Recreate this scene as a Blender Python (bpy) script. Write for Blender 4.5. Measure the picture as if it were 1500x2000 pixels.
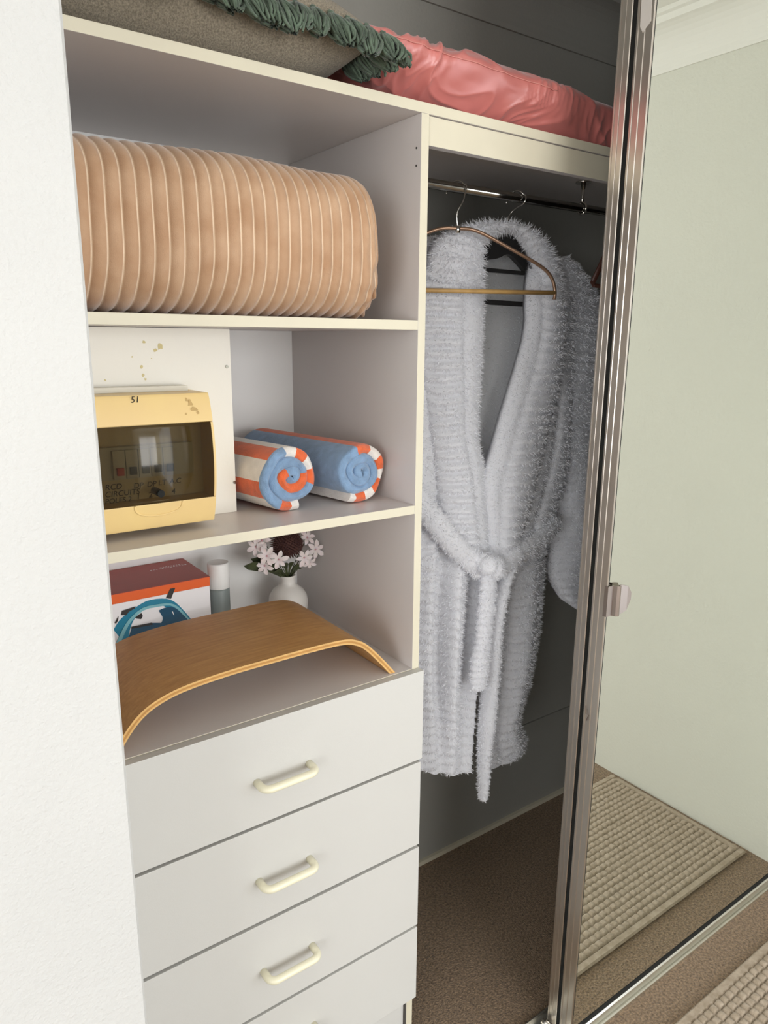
import bpy, math, random
import numpy as np
from mathutils import Vector, Matrix, noise
random.seed(7); rng = np.random.default_rng(7)
for o in list(bpy.data.objects): bpy.data.objects.remove(o)
SC = bpy.context.scene; COL = SC.collection

# ------------------------------------------------------------------ camera
F_PX, YAW, PIT, ROL = 1418.921, 0.6201226, 0.2325840, 0.0072340
CAM = np.array([-0.7960516, -1.0177385, 1.5454995])
def _cam():
    cy, sy, cp, sp = math.cos(YAW), math.sin(YAW), math.cos(PIT), math.sin(PIT)
    fw = np.array([sy*cp, cy*cp, -sp]); rt = np.array([cy, -sy, 0.]); up = np.cross(rt, fw)
    c, s = math.cos(ROL), math.sin(ROL)
    return c*rt+s*up, -s*rt+c*up, fw
RT, UP, FW = _cam()
cd = bpy.data.cameras.new('camera'); cam = bpy.data.objects.new('camera', cd); COL.objects.link(cam)
cd.sensor_fit = 'VERTICAL'; cd.sensor_height = 24; cd.sensor_width = 18; cd.lens = F_PX/2000*24; cd.clip_start = .01
M = Matrix.Identity(4)
for i in range(3): M[i][0], M[i][1], M[i][2], M[i][3] = RT[i], UP[i], -FW[i], CAM[i]
cam.matrix_world = M; SC.camera = cam
def at(px, py, y):            # point of the plane y=const seen at a pixel
    d = FW + RT*(px-750)/F_PX - UP*(py-1000)/F_PX
    return CAM + d*(y-CAM[1])/d[1]

# ------------------------------------------------------------------ world, light, exposure
W = bpy.data.worlds.new('world'); SC.world = W; W.use_nodes = True
W.node_tree.nodes['Background'].inputs[0].default_value = (.75, .87, 1, 1)
W.node_tree.nodes['Background'].inputs[1].default_value = 1.5
def area(name, loc, rot, sx, sy, power, color):
    l = bpy.data.lights.new(name, 'AREA'); l.shape = 'RECTANGLE'; l.size = sx; l.size_y = sy; l.energy = power; l.color = color
    o = bpy.data.objects.new(name, l); o.location = loc; o.rotation_euler = rot; COL.objects.link(o); return o
# daylight through the tall window of the right-hand wall (outside the frame)
area('window_and_fill_light', (1.40, -2.35, 1.22), (0, math.radians(90), 0), 1.9, 2.0, 12, (.97, .98, 1))
# daylight through the second window, in the wall behind the camera
area('window_and_fill_light', (-.06, -4.28, 1.40), (math.radians(90), 0, 0), 2.4, 1.6, 64, (1, .985, .955))
# added fill light for softer ambient, behind an invented opening in the left-hand wall
area('window_and_fill_light', (-3.14, -2.15, 1.40), (0, math.radians(-90), 0), 1.6, 2.0, 50, (1, .99, .97))
SC.view_settings.view_transform = 'Standard'; SC.view_settings.look = 'None'
SC.view_settings.exposure = 0.27; SC.view_settings.gamma = 1; SC.view_settings.use_curve_mapping = False

# ------------------------------------------------------------------ materials
def lin(c): return tuple(((v/255+.055)/1.055)**2.4 if v/255 > .04045 else v/255/12.92 for v in c)+(1,)
MATS = {}
def mat(name, rgb, rough=.6, metal=0, bump=0, bscale=200, var=0, vscale=5, rgb2=None, attr=None, rgb3=None, stretch=None,
        sheen=0, trans=0, aniso=0, spec=.5, coat=0, detail=3, sss=0, alpha=1):
    m = bpy.data.materials.new(name); m.use_nodes = True; nt = m.node_tree; N = nt.nodes; L = nt.links
    b = N['Principled BSDF']; b.inputs['Roughness'].default_value = rough; b.inputs['Metallic'].default_value = metal
    b.inputs['Base Color'].default_value = lin(rgb); b.inputs['Specular IOR Level'].default_value = spec
    if sheen: b.inputs['Sheen Weight'].default_value = sheen; b.inputs['Sheen Roughness'].default_value = .4
    if trans: b.inputs['Transmission Weight'].default_value = trans
    if coat: b.inputs['Coat Weight'].default_value = coat
    if sss: b.inputs['Subsurface Weight'].default_value = sss; b.inputs['Subsurface Scale'].default_value = .01
    if aniso: b.inputs['Anisotropic'].default_value = aniso
    if alpha < 1: b.inputs['Alpha'].default_value = alpha
    tc = N.new('ShaderNodeTexCoord'); src = tc.outputs['Object']
    if stretch:
        mp = N.new('ShaderNodeMapping'); mp.inputs['Scale'].default_value = stretch; L.new(src, mp.inputs[0]); src = mp.outputs[0]
    if var or rgb2:
        n = N.new('ShaderNodeTexNoise'); n.inputs['Scale'].default_value = vscale; n.inputs['Detail'].default_value = detail; L.new(src, n.inputs[0])
        mr = N.new('ShaderNodeMapRange'); mr.inputs[1].default_value = .3; mr.inputs[2].default_value = .7; L.new(n.outputs[0], mr.inputs[0])
        mx = N.new('ShaderNodeMix'); mx.data_type = 'RGBA'; L.new(mr.outputs[0], mx.inputs[0])
        c2 = rgb2 or tuple(v*(1-var) for v in rgb)
        mx.inputs[6].default_value = lin(rgb); mx.inputs[7].default_value = lin(c2); out = mx.outputs[2]
        if attr:
            a = N.new('ShaderNodeAttribute'); a.attribute_name = attr
            m2 = N.new('ShaderNodeMix'); m2.data_type = 'RGBA'; L.new(a.outputs['Fac'], m2.inputs[0]); L.new(out, m2.inputs[6])
            m2.inputs[7].default_value = lin(rgb3); out = m2.outputs[2]
        L.new(out, b.inputs['Base Color'])
    if bump:
        n = N.new('ShaderNodeTexNoise'); n.inputs['Scale'].default_value = bscale; n.inputs['Detail'].default_value = 3; L.new(src, n.inputs[0])
        bp = N.new('ShaderNodeBump'); bp.inputs['Strength'].default_value = 1; bp.inputs['Distance'].default_value = bump
        L.new(n.outputs[0], bp.inputs['Height']); L.new(bp.outputs[0], b.inputs['Normal'])
    MATS[name] = m; return m
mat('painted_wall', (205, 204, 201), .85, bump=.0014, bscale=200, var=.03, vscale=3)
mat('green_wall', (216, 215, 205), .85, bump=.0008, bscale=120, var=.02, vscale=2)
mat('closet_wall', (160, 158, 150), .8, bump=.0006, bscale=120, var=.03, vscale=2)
mat('ceiling_paint', (232, 230, 224), .9)
mat('melamine', (214, 208, 205), .38, bump=.00012, bscale=900)
mat('drawer_white', (207, 205, 200), .42, bump=.0001, bscale=700, var=.015, vscale=3)
mat('edge_cream', (218, 210, 187), .45, var=.03, vscale=9)
mat('board_white', (232, 227, 216), .55, bump=.0004, bscale=90)
mat('cubby_back', (240, 238, 235), .55)
mat('handle_cream', (238, 232, 205), .3, coat=.3)
mat('carpet', (168, 142, 114), .95, bump=.006, bscale=260, rgb2=(96, 78, 60), vscale=170, sheen=.2, detail=4)
mat('rug', (182, 166, 148), .95, bump=.0012, bscale=500, rgb2=(158, 142, 122), vscale=60, sheen=.2)
mat('aluminium', (222, 216, 208), .30, 1, var=.1, vscale=3, stretch=(3, 3, 1.2), rgb2=(208, 200, 190))
mat('bright_aluminium', (232, 230, 222), .32, 1)
mat('chrome', (225, 222, 215), .12, 1); mat('satin_chrome', (168, 156, 149), .34, 1)
mat('dark_chrome', (150, 148, 142), .1, 1)
mat('mirror', (230, 233, 226), .0, 1)
mat('black_seal', (10, 12, 10), .8)
mat('dark_backing', (70, 66, 62), .8)
mat('smear', (225, 220, 212), .7, alpha=.75)
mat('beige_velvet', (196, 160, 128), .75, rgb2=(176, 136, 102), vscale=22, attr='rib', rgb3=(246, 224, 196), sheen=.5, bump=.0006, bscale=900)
mat('grey_linen', (160, 148, 128), .95, bump=.0016, bscale=900, rgb2=(112, 103, 88), vscale=420, sheen=.15)
mat('green_yarn', (100, 117, 98), .9, var=.35, vscale=60, sheen=.3)
mat('pink_satin', (200, 116, 109), .34, aniso=.5, var=.1, vscale=8, sheen=.3, spec=.8)
mat('pink_thread', (206, 134, 124), .6)
mat('yellowed_plastic', (238, 208, 142), .4, var=.05, vscale=12, rgb2=(232, 200, 140))
mat('aged_grey_plastic', (222, 218, 205), .5)
mat('switch_grey', (190, 192, 196), .4); mat('switch_black', (30, 30, 36), .4); mat('switch_red', (190, 40, 36), .4)
mat('ink', (26, 24, 22), .8); mat('faded_ink', (120, 100, 66), .8); mat('brown_stain', (186, 152, 96), .7)
mat('inner_plate', (212, 203, 178), .6)
mat('towel_orange', (244, 112, 60), .95, bump=.0016, bscale=700, var=.12, vscale=70, sheen=.4)
mat('towel_white', (244, 236, 228), .95, bump=.0016, bscale=700, var=.05, vscale=70, sheen=.4)
mat('towel_blue', (136, 166, 200), .95, bump=.0016, bscale=700, var=.12, vscale=70, sheen=.4)
mat('box_maroon', (168, 62, 46), .42, var=.04, vscale=30, spec=.35); mat('box_orange', (224, 92, 22), .35); mat('box_white', (232, 228, 228), .4)
mat('print_teal', (18, 120, 148), .35); mat('print_navy', (12, 70, 98), .35); mat('print_pale', (122, 178, 186), .35); mat('print_black', (38, 34, 32), .35)
mat('cap_white', (238, 236, 232), .45); mat('frosted', (156, 166, 164), .35, trans=.35)
mat('ceramic', (236, 232, 226), .45, var=.02, vscale=20)
mat('petal', (240, 226, 224), .7, sss=.2); mat('petal_heart', (196, 148, 152), .7)
mat('protea', (62, 34, 34), .9, rgb2=(88, 56, 48), vscale=120); mat('leaf', (74, 82, 48), .6, rgb2=(46, 50, 30), vscale=60)
mat('bamboo', (200, 150, 88), .42, rgb2=(178, 128, 70), vscale=14, stretch=(1.2, 12, 12), detail=6, bump=.0002, bscale=60)
mat('ply_light', (226, 180, 112), .5, var=.08, vscale=40); mat('ply_dark', (196, 142, 74), .5, var=.08, vscale=40)
mat('pale_wood', (214, 182, 120), .5, var=.1, vscale=60); mat('copper_wire', (150, 120, 98), .35, .6)
mat('tan_bar', (196, 156, 96), .5, var=.1, vscale=50)
mat('black_velvet', (16, 14, 14), .95, sheen=.2); mat('dark_wood', (74, 42, 32), .45)
mat('white_fleece', (248, 248, 251), .95, sss=.0, sheen=.3, bump=.002, bscale=300)
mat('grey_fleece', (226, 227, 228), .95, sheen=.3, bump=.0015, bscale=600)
for nm_ in ('white_fleece', 'grey_fleece'):
    nt = MATS[nm_].node_tree; N = nt.nodes; b = N['Principled BSDF']; tl = N.new('ShaderNodeBsdfTranslucent'); mx = N.new('ShaderNodeMixShader'); mx.inputs[0].default_value = .38
    tl.inputs[0].default_value = lin((246, 246, 250)); nt.links.new(b.outputs[0], mx.inputs[1]); nt.links.new(tl.outputs[0], mx.inputs[2]); nt.links.new(mx.outputs[0], N['Material Output'].inputs[0])
mat('tint', (40, 36, 28), .08)
nt = MATS['tint'].node_tree; N = nt.nodes; b = N['Principled BSDF']; tr = N.new('ShaderNodeBsdfTransparent'); tr.inputs[0].default_value = (.62, .57, .46, 1)
mx = N.new('ShaderNodeMixShader'); mx.inputs[0].default_value = .08
b.inputs['Base Color'].default_value = lin((60, 56, 46)); b.inputs['Roughness'].default_value = .12
nt.links.new(tr.outputs[0], mx.inputs[1]); nt.links.new(b.outputs[0], mx.inputs[2])
gl = N.new('ShaderNodeBsdfGlossy'); gl.inputs['Roughness'].default_value = .09; mx2 = N.new('ShaderNodeMixShader'); mx2.inputs[0].default_value = .035
nt.links.new(mx.outputs[0], mx2.inputs[1]); nt.links.new(gl.outputs[0], mx2.inputs[2]); nt.links.new(mx2.outputs[0], N['Material Output'].inputs[0])

# ------------------------------------------------------------------ builders
def wloc(o):
    v = Vector((0, 0, 0))
    while o: v += o.location; o = o.parent
    return v
def thing(name, label, cat, loc, group=None):
    o = bpy.data.objects.new(name, None); COL.objects.link(o); o.location = loc; o.empty_display_size = .05
    o['label'] = label; o['category'] = cat
    if group: o['group'] = group
    return o
def tag(o, label, cat, group=None):
    o['label'] = label; o['category'] = cat
    if group: o['group'] = group
    return o
def struct(o): o['kind'] = 'structure'; return o
class MB:
    def __init__(s): s.v = []; s.f = []; s.mi = []; s.sm = []
    def add(s, vs, fs, mi=0, smooth=False):
        n = len(s.v); s.v += [tuple(map(float, p)) for p in vs]
        for f in fs: s.f.append(tuple(i+n for i in f)); s.mi.append(mi); s.sm.append(smooth)
        return s
    def box(s, a, b, mi=0, front=None, chamfer=0):
        (x0, y0, z0), (x1, y1, z1) = a, b
        if chamfer:
            c = chamfer; vs = []
            for z, k in ((z0, c), (z0+c, 0), (z1-c, 0), (z1, c)):
                vs += [(x0+c+k, y0+k, z), (x1-c-k, y0+k, z), (x1-k, y0+c+k, z), (x1-k, y1-c-k, z), (x1-c-k, y1-k, z), (x0+c+k, y1-k, z), (x0+k, y1-c-k, z), (x0+k, y0+c+k, z)]
            fs = [tuple(range(7, -1, -1)), tuple(range(24, 32))]
            for r in range(3):
                for i in range(8): j = (i+1) % 8; fs.append((r*8+i, r*8+j, r*8+8+j, r*8+8+i))
            return s.add(vs, fs, mi)
        vs = [(x, y, z) for z in (z0, z1) for x, y in ((x0, y0), (x1, y0), (x1, y1), (x0, y1))]
        s.add(vs, [(3, 2, 1, 0), (4, 5, 6, 7)], mi); n = len(s.v)-8
        for k, f in enumerate([(0, 1, 5, 4), (1, 2, 6, 5), (2, 3, 7, 6), (3, 0, 4, 7)]):
            s.f.append(tuple(n+i for i in f)); s.mi.append(front if (front is not None and k == 0) else mi); s.sm.append(False)
        return s
    def tube(s, path, r, seg=8, mi=0, flat=(1, 1), caps=True, smooth=True):
        P = [Vector(p) for p in path]; n = len(P); rr = r if hasattr(r, '__len__') else [r]*n
        t0 = (P[1]-P[0]).normalized(); a = Vector((0, 0, 1)) if abs(t0.z) < .9 else Vector((0, 1, 0)); u = t0.cross(a).normalized(); vs = []
        for i in range(n):
            t = (P[min(i+1, n-1)]-P[max(i-1, 0)]).normalized(); u = (u-t*u.dot(t)).normalized(); w = t.cross(u)
            for k in range(seg):
                q = 2*math.pi*k/seg; vs.append(P[i]+u*math.cos(q)*rr[i]*flat[0]+w*math.sin(q)*rr[i]*flat[1])
        fs = [(i*seg+k, i*seg+(k+1) % seg, (i+1)*seg+(k+1) % seg, (i+1)*seg+k) for i in range(n-1) for k in range(seg)]
        s.add(vs, fs, mi, smooth)
        if caps: s.add([vs[k] for k in range(seg)], [tuple(range(seg-1, -1, -1))], mi); s.add(vs[-seg:], [tuple(range(seg))], mi)
        return s
    def lathe(s, prof, c, seg=32, mi=0):
        vs = [(c[0]+r*math.cos(2*math.pi*k/seg), c[1]+r*math.sin(2*math.pi*k/seg), c[2]+z) for r, z in prof for k in range(seg)]
        fs = [(i*seg+k, i*seg+(k+1) % seg, (i+1)*seg+(k+1) % seg, (i+1)*seg+k) for i in range(len(prof)-1) for k in range(seg)]
        return s.add(vs, fs, mi, True)
    def prism(s, pts, axis, a, b, mi=0, smooth=False):
        def P(p, t): return {'x': (t, p[0], p[1]), 'y': (p[0], t, p[1]), 'z': (p[0], p[1], t)}[axis]
        n = len(pts); vs = [P(p, a) for p in pts]+[P(p, b) for p in pts]
        s.add(vs, [(i, (i+1) % n, n+(i+1) % n, n+i) for i in range(n)], mi, smooth)
        return s.add(vs, [tuple(range(n-1, -1, -1)), tuple(range(n, 2*n))], mi)
    def grid(s, A, mi=0, closed=False, smooth=True):     # A: (n, m, 3)
        n, m = A.shape[:2]; fs = []
        for i in range(n-1):
            for k in range(m if closed else m-1):
                j = (k+1) % m; fs.append((i*m+k, i*m+j, (i+1)*m+j, (i+1)*m+k))
        return s.add(A.reshape(-1, 3), fs, mi, smooth)
    def build(s, name, mats, parent=None, fix=True, bevel=0, attr=None):
        if not isinstance(mats, (list, tuple)): mats = [mats]
        base = wloc(parent) if parent else Vector((0, 0, 0)); me = bpy.data.meshes.new(name)
        me.from_pydata([(x-base.x, y-base.y, z-base.z) for x, y, z in s.v], [], s.f)
        for m in mats: me.materials.append(MATS[m])
        me.polygons.foreach_set('material_index', s.mi); me.polygons.foreach_set('use_smooth', s.sm); me.update()
        if attr is not None:
            a = me.attributes.new('rib', 'FLOAT', 'POINT'); a.data.foreach_set('value', np.asarray(attr, dtype=np.float32))
        if fix and len(s.f) < 60000:
            import bmesh; bm = bmesh.new(); bm.from_mesh(me); bmesh.ops.remove_doubles(bm, verts=bm.verts, dist=1e-6) if attr is None else None
            bmesh.ops.recalc_face_normals(bm, faces=bm.faces); bm.to_mesh(me); bm.free()
        o = bpy.data.objects.new(name, me); COL.objects.link(o)
        if parent: o.parent = parent
        if bevel:
            md = o.modifiers.new('bevel', 'BEVEL'); md.width = bevel; md.segments = 2; md.limit_method = 'ANGLE'
        return o
def catmull(K, n):
    K = np.asarray(K, float); m = len(K); out = []
    for t in np.linspace(0, m-1-1e-9, n):
        i = int(t); f = t-i; p0, p1, p2, p3 = K[max(i-1, 0)], K[i], K[i+1], K[min(i+2, m-1)]
        out.append(.5*(2*p1+(p2-p0)*f+(2*p0-5*p1+4*p2-p3)*f*f+(3*p1-p0-3*p2+p3)*f**3))
    return np.array(out)
def text(s, parent, name, m, size, loc, rot, base=None):
    c = bpy.data.curves.new(name, 'FONT'); c.body = s; c.size = size; c.extrude = .0001; c.shear = .15
    o = bpy.data.objects.new(name, c); COL.objects.link(o); dg = bpy.context.evaluated_depsgraph_get()
    me = bpy.data.meshes.new_from_object(o.evaluated_get(dg)); bpy.data.objects.remove(o)
    me.materials.append(MATS[m]); n = bpy.data.objects.new(name, me); COL.objects.link(n); n.parent = parent
    n.location = Vector(loc)-wloc(parent); n.rotation_euler = rot; return n

# ------------------------------------------------------------------ the room and closet shell
XR, XL, YB, YC, H = 1.28, -.604, -4.2, .46, 2.46
struct(MB().box((-3.1, YB-.1, -.05), (XR+.1, YC+.1, 0)).build('floor', 'carpet'))
struct(MB().box((-3.1, YB-.1, H), (XR+.1, YC+.1, H+.05)).build('ceiling', 'ceiling_paint'))
struct(MB().box((-3.1, -.262, 0), (-.608, YC+.1, H), chamfer=.003).build('wall_left_front', 'painted_wall'))
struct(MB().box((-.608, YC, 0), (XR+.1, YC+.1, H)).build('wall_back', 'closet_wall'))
m = MB(); m.box((-3.1, YB-.1, 0), (-3, -3.15, H)); m.box((-3.1, -1.15, 0), (-3, -.262, H)); m.box((-3.1, -3.15, 0), (-3, -1.15, .6)); m.box((-3.1, -3.15, 2.2), (-3, -1.15, H))
struct(m.build('wall_left', 'painted_wall'))
m = MB()
for y in (-3.15, -2.17, -1.19): m.box((-3.07, y, .6), (-3.03, y+.04, 2.2))
for z in (.6, 2.16): m.box((-3.07, -3.15, z), (-3.03, -1.15, z+.04))
struct(m.build('added_fill_window', 'bright_aluminium'))  # made-up window frame in front of the added fill light
m = MB(); wy0, wy1, wz0, wz1 = -3.35, -1.35, .25, 2.15
m.box((XR, wy1, 0), (XR+.1, YC, H)); m.box((XR, YB, 0), (XR+.1, wy0, H)); m.box((XR, wy0, 0), (XR+.1, wy1, wz0)); m.box((XR, wy0, wz1), (XR+.1, wy1, H))
struct(m.build('wall_right', 'green_wall'))
m = MB(); vx0, vx1, vz0, vz1 = -1.3, 1.18, .6, 2.2
m.box((-3, YB-.1, 0), (vx0, YB, H)); m.box((vx1, YB-.1, 0), (XR+.1, YB, H)); m.box((vx0, YB-.1, 0), (vx1, YB, vz0)); m.box((vx0, YB-.1, vz1), (vx1, YB, H))
struct(m.build('wall_rear', 'painted_wall'))
m = MB()
for y in (wy0, (wy0+wy1)/2-.02, wy1-.04): m.box((XR+.02, y, wz0), (XR+.06, y+.04, wz1))
for z in (wz0, wz1-.04): m.box((XR+.02, wy0, z), (XR+.06, wy1, z+.04))
struct(m.build('window_1', 'bright_aluminium'))
m = MB()
for x in (vx0, (vx0+vx1)/2-.02, vx1-.04): m.box((x, YB-.06, vz0), (x+.04, YB-.02, vz1))
for z in (vz0, vz1-.04): m.box((vx0, YB-.06, z), (vx1, YB-.02, z+.04))
struct(m.build('window_2', 'bright_aluminium'))
# coved cornice along the right wall and the closet's back wall
cov = [(0, 2.325), (.006, 2.325), (.008, 2.335)]+[(.008+.085*(1-math.cos(a)), 2.335+.095*math.sin(a)) for a in np.linspace(.1, 1.35, 8)]+[(.086, 2.43), (.092, 2.445), (.104, 2.448), (.104, 2.46), (0, 2.46)]
struct(MB().prism([(XR-u, z) for u, z in cov], 'y', YB, YC).build('trim_1', 'ceiling_paint'))
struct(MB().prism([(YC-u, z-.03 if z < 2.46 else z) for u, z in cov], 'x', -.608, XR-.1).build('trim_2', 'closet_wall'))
struct(MB().box((.02, YC-.01, 0), (XR, YC, .014)).build('baseboard_back', 'edge_cream'))
# rear wall panel joint line of the hanging space
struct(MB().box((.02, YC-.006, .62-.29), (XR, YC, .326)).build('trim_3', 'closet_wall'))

# ------------------------------------------------------------------ built-in wardrobe unit
ZB, ZL, ZM, ZT, T = .93, 1.2523, 1.5786, 1.9195, .016
unit = thing('wardrobe_unit', 'built-in white wardrobe unit with shelves on the left, drawers and hanging space', 'wardrobe', (0, .23, 0))
def panel(name, a, b, mats=('melamine', 'edge_cream')): return MB().box(a, b, 0, 1).build(name, mats, unit, fix=False, bevel=.0006)
panel('divider_panel', (0, 0, .0), (T, YC-.001, ZT-T))
panel('side_panel', (XL, 0, 0), (XL+T, YC-.001, ZT-T))
o = panel('top_shelf', (XL, -.0005, ZT-T), (XR-.002, YC-.001, ZT)); o['label'] = 'long top shelf with cream front edge'
panel('shelf', (XL+T, .0005, ZM-T), (0, YC-.001, ZM)); panel('shelf', (XL+T, .0005, ZL-T), (0, YC-.001, ZL)); panel('shelf', (XL+T, .0005, ZB-T), (0, YC-.001, ZB))
panel('fascia', (T, .004, 1.858), (XR-.002, .02, ZT-T-.001), ('melamine', 'edge_cream'))
panel('kick_board', (XL+T, .006, 0), (0, .02, .155), ('drawer_white', 'drawer_white'))
m = MB(); m.box((-.004, .001, 0), (-.0005, .006, .155)); m.build('joint_strip', 'dark_backing', unit)
def handle_path(cx, cz, yf, half=.050, out=.030):
    p = [(cx-half, yf, cz), (cx-half, yf-out*.55, cz)]
    p += [(cx-half+.014*(1-math.cos(a)), yf-out*.55-.014*math.sin(a), cz) for a in np.linspace(.2, math.pi/2, 6)]
    q = [(2*cx-x, y, z) for x, y, z in reversed(p)]
    return p+q
first = None
for k, (z0, z1) in enumerate(((.7405, .9292), (.5465, .7345), (.3525, .5395), (.166, .346))):
    d = MB().box((XL+.004, -.0165, z0), (T-.003*(k > 0), -.0008, z1)).build('drawer', 'drawer_white', unit, fix=False, bevel=.0008)
    hz = (.822, .630, .440, .257)[k]; cx = (-.289, -.292, -.290, -.290)[k]
    hb = MB(); hb.tube(handle_path(cx, hz, -.0166), .0066, 14, flat=(1.1, 1))
    h = hb.build('handle', 'handle_cream', d)
# back lining of the cubbies: brighter painted panel
panel('back_panel', (XL+T, YC-.006, ZB), (0, YC-.0012, ZT-T), ('cubby_back', 'cubby_back'))
for z in (1.865, 1.838):
    MB().lathe([(0, 0), (.0022, .0)], (0, 0, 0), 10)
    s_ = MB(); s_.tube([(-.0008, .012, z-.012), (.0002, .012, z-.012)], .0018, 10); s_.build('screw_hole', 'dark_backing', unit)

# white cover board that carries the switchboard
board = MB().box((XL+T+.001, .135, ZL), (-.288, .147, ZM-T-.001)).build('cover_board', 'board_white', None, fix=False, bevel=.001)
tag(board, 'white painted cover board with stains behind the yellowed switchboard', 'board')
for px, py in ((443, 716), (458, 942)):
    p = at(px, py, .1348); MB().tube([(p[0], .1352, p[2]), (p[0], .1335, p[2])], .0028, 10).build('screw', 'dark_chrome', board)
def blob(cx, cz, r, y, mb, k=9, sx=1, mi=0):
    pts = [(cx+sx*r*(.5+.7*random.random())*math.cos(2*math.pi*i/k), cz+r*(.5+.7*random.random())*math.sin(2*math.pi*i/k)) for i in range(k)]
    mb.prism(pts, 'y', y, y-.0003, mi)
m = MB()
for px, py, r in ((312, 676, .006), (303, 684, .004), (281, 668, .0028), (277, 716, .003), (279, 733, .003), (284, 741, .0022), (258, 697, .0015), (296, 700, .0014), (205, 742, .0018)):
    p = at(px, py, .1348); blob(p[0], p[2], r, .1349, m)
m.build('paint_stain', 'brown_stain', board)['kind'] = 'stuff'; MATS['brown_stain'].node_tree.nodes['Principled BSDF'].inputs['Base Color'].default_value = lin((205, 190, 140))

# ------------------------------------------------------------------ sliding mirror doors
X0 = .316
def door(n, yf, yb, mirror_front, gap):
    r = struct(bpy.data.objects.new(n, None)); COL.objects.link(r); r.location = ((X0+XR)/2, yf, 0)
    x1 = XR-.002
    pr = [(yf, 0), (yf, .9), (yb, .9), (yb, 0)]
    # stile: pressed aluminium channel with ribs on its side face
    D = yb-yf
    prof = [(X0+.0045, yf), (X0+.0012, yf), (X0, yf+.0012), (X0, yf+D*.34), (X0+.0015, yf+D*.37), (X0+.0015, yf+D*.45), (X0, yf+D*.48), (X0, yf+D*.72), (X0+.002, yf+D*.76), (X0+.002, yf+D*.84), (X0+.0005, yf+D*.87), (X0+.0005, yb-.001), (X0+.002, yb), (X0+.0045, yb)]
    MB().prism(prof, 'z', .012, 2.43).build('stile', 'aluminium', r)
    MB().prism([(2*((X0+x1)/2)-x, y) for x, y in prof], 'z', .012, 2.43).build('stile', 'aluminium', r)
    MB().box((X0+.0045, yf+.001, .032), (x1-.0045, yf+.006, 2.41)).build('mirror', 'mirror', r)
    MB().box((X0+.0045, yf+.0061, .032), (x1-.0045, yb-.004, 2.41)).build('backing_board', 'dark_backing', r)
    m = MB(); m.box((X0+.0040, yf-.0004, .032), (X0+.0052, yf+.001, 2.41)); m.box((X0+.0040, yf-.0004, .032), (x1-.0040, yf+.001, .043)); m.build('gasket', 'black_seal', r)
    m = MB(); m.prism([(yf-.001, .006), (yf-.004, .008), (yf-.004, .027), (yf-.001, .031), (yf+.001, .031), (yf+.001, .006)], 'x', X0+.0045, x1-.0045)
    m.box((X0+.0045, yf+.0011, .006), (x1-.0045, yb, .03)); m.build('bottom_rail', 'bright_aluminium', r)
    MB().box((X0+.0045, yf, 2.41), (x1-.0045, yb, 2.43)).build('top_rail', 'bright_aluminium', r)
    return r
d1 = door('door_1', -.195, -.161, True, 0); d2 = door('door_2', -.152, -.126, True, 0)
d1['label'] = 'front sliding mirror door with aluminium edge'; d2['label'] = 'rear sliding door seen edge-on behind the mirror door'
MB().box((X0+.004, -.1608, .012), (X0+.02, -.1522, 2.43)).build('pile_seal', 'black_seal', d1)
m = MB(); pts = [(-.187, 2.10), (-.168, 2.10), (-.170, 2.045), (-.176, 2.035), (-.190, 2.048)]
m.prism(pts, 'x', X0-.0006, X0-.0001); m.build('tape_scrap', 'smear', d1)
m = MB(); m.tube([(X0-.001, -.168, .83), (X0-.003, -.171, .815), (X0-.001, -.176, .812), (X0-.003, -.173, .80)], .0006, 6); m.build('loose_thread', 'dark_wood', d1)
# finger pull clipped on the edge of the front door
pl = [(X0-.0012, -.190), (X0-.0012, -.1985), (X0+.014, -.1995), (X0+.016, -.206), (X0+.021, -.2095), (X0+.0245, -.209), (X0+.026, -.204), (X0+.031, -.2045), (X0+.048, -.2075), (X0+.058, -.2085)]
pb = [(x+.0005, y+.0022) for x, y in pl]; pb[0] = (X0-.0002, -.190); pb[1] = (X0-.0002, -.1963)
def plate(z_lo, z_hi):
    A = []
    for (x, y), (xb, yb_) in zip(pl, pb):
        t = max(0, (x-(X0+.030))/.028); c = .026*(1-math.sqrt(max(0, 1-t*t))) if t > 0 else 0
        A.append([(x, y, z_lo+c*1.05), (x, y, z_hi-c*.75), (xb, yb_, z_hi-c*.75), (xb, yb_, z_lo+c*1.05)])
    return np.array(A)
m = MB(); m.grid(plate(1.03, 1.091), closed=True, smooth=False); A = plate(1.03, 1.091); m.add(A[0], [(0, 1, 2, 3)]); m.add(A[-1], [(3, 2, 1, 0)])
m.build('finger_pull', 'satin_chrome', d1)
m = MB(); m.box((-.606, -.206, 0), (XR, -.105, .004)); m.box((-.606, -.2075, 0), (XR, -.2060, .008)); m.box((-.606, -.158, 0), (XR, -.155, .012)); m.box((-.606, -.107, 0), (XR, -.105, .012))
struct(m.build('trim_4', 'bright_aluminium'))
m = MB(); m.box((-.606, -.215, 2.432), (XR, -.105, H)); struct(m.build('trim_5', 'bright_aluminium'))
m = MB(); m.box((X0-.002, -.15, .004), (X0+.02, -.128, .011)); m.tube([(X0-.012, -.14, .014), (X0-.012, -.125, .014)], .008, 12); m.build('roller_guide', 'chrome', d2)

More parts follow.
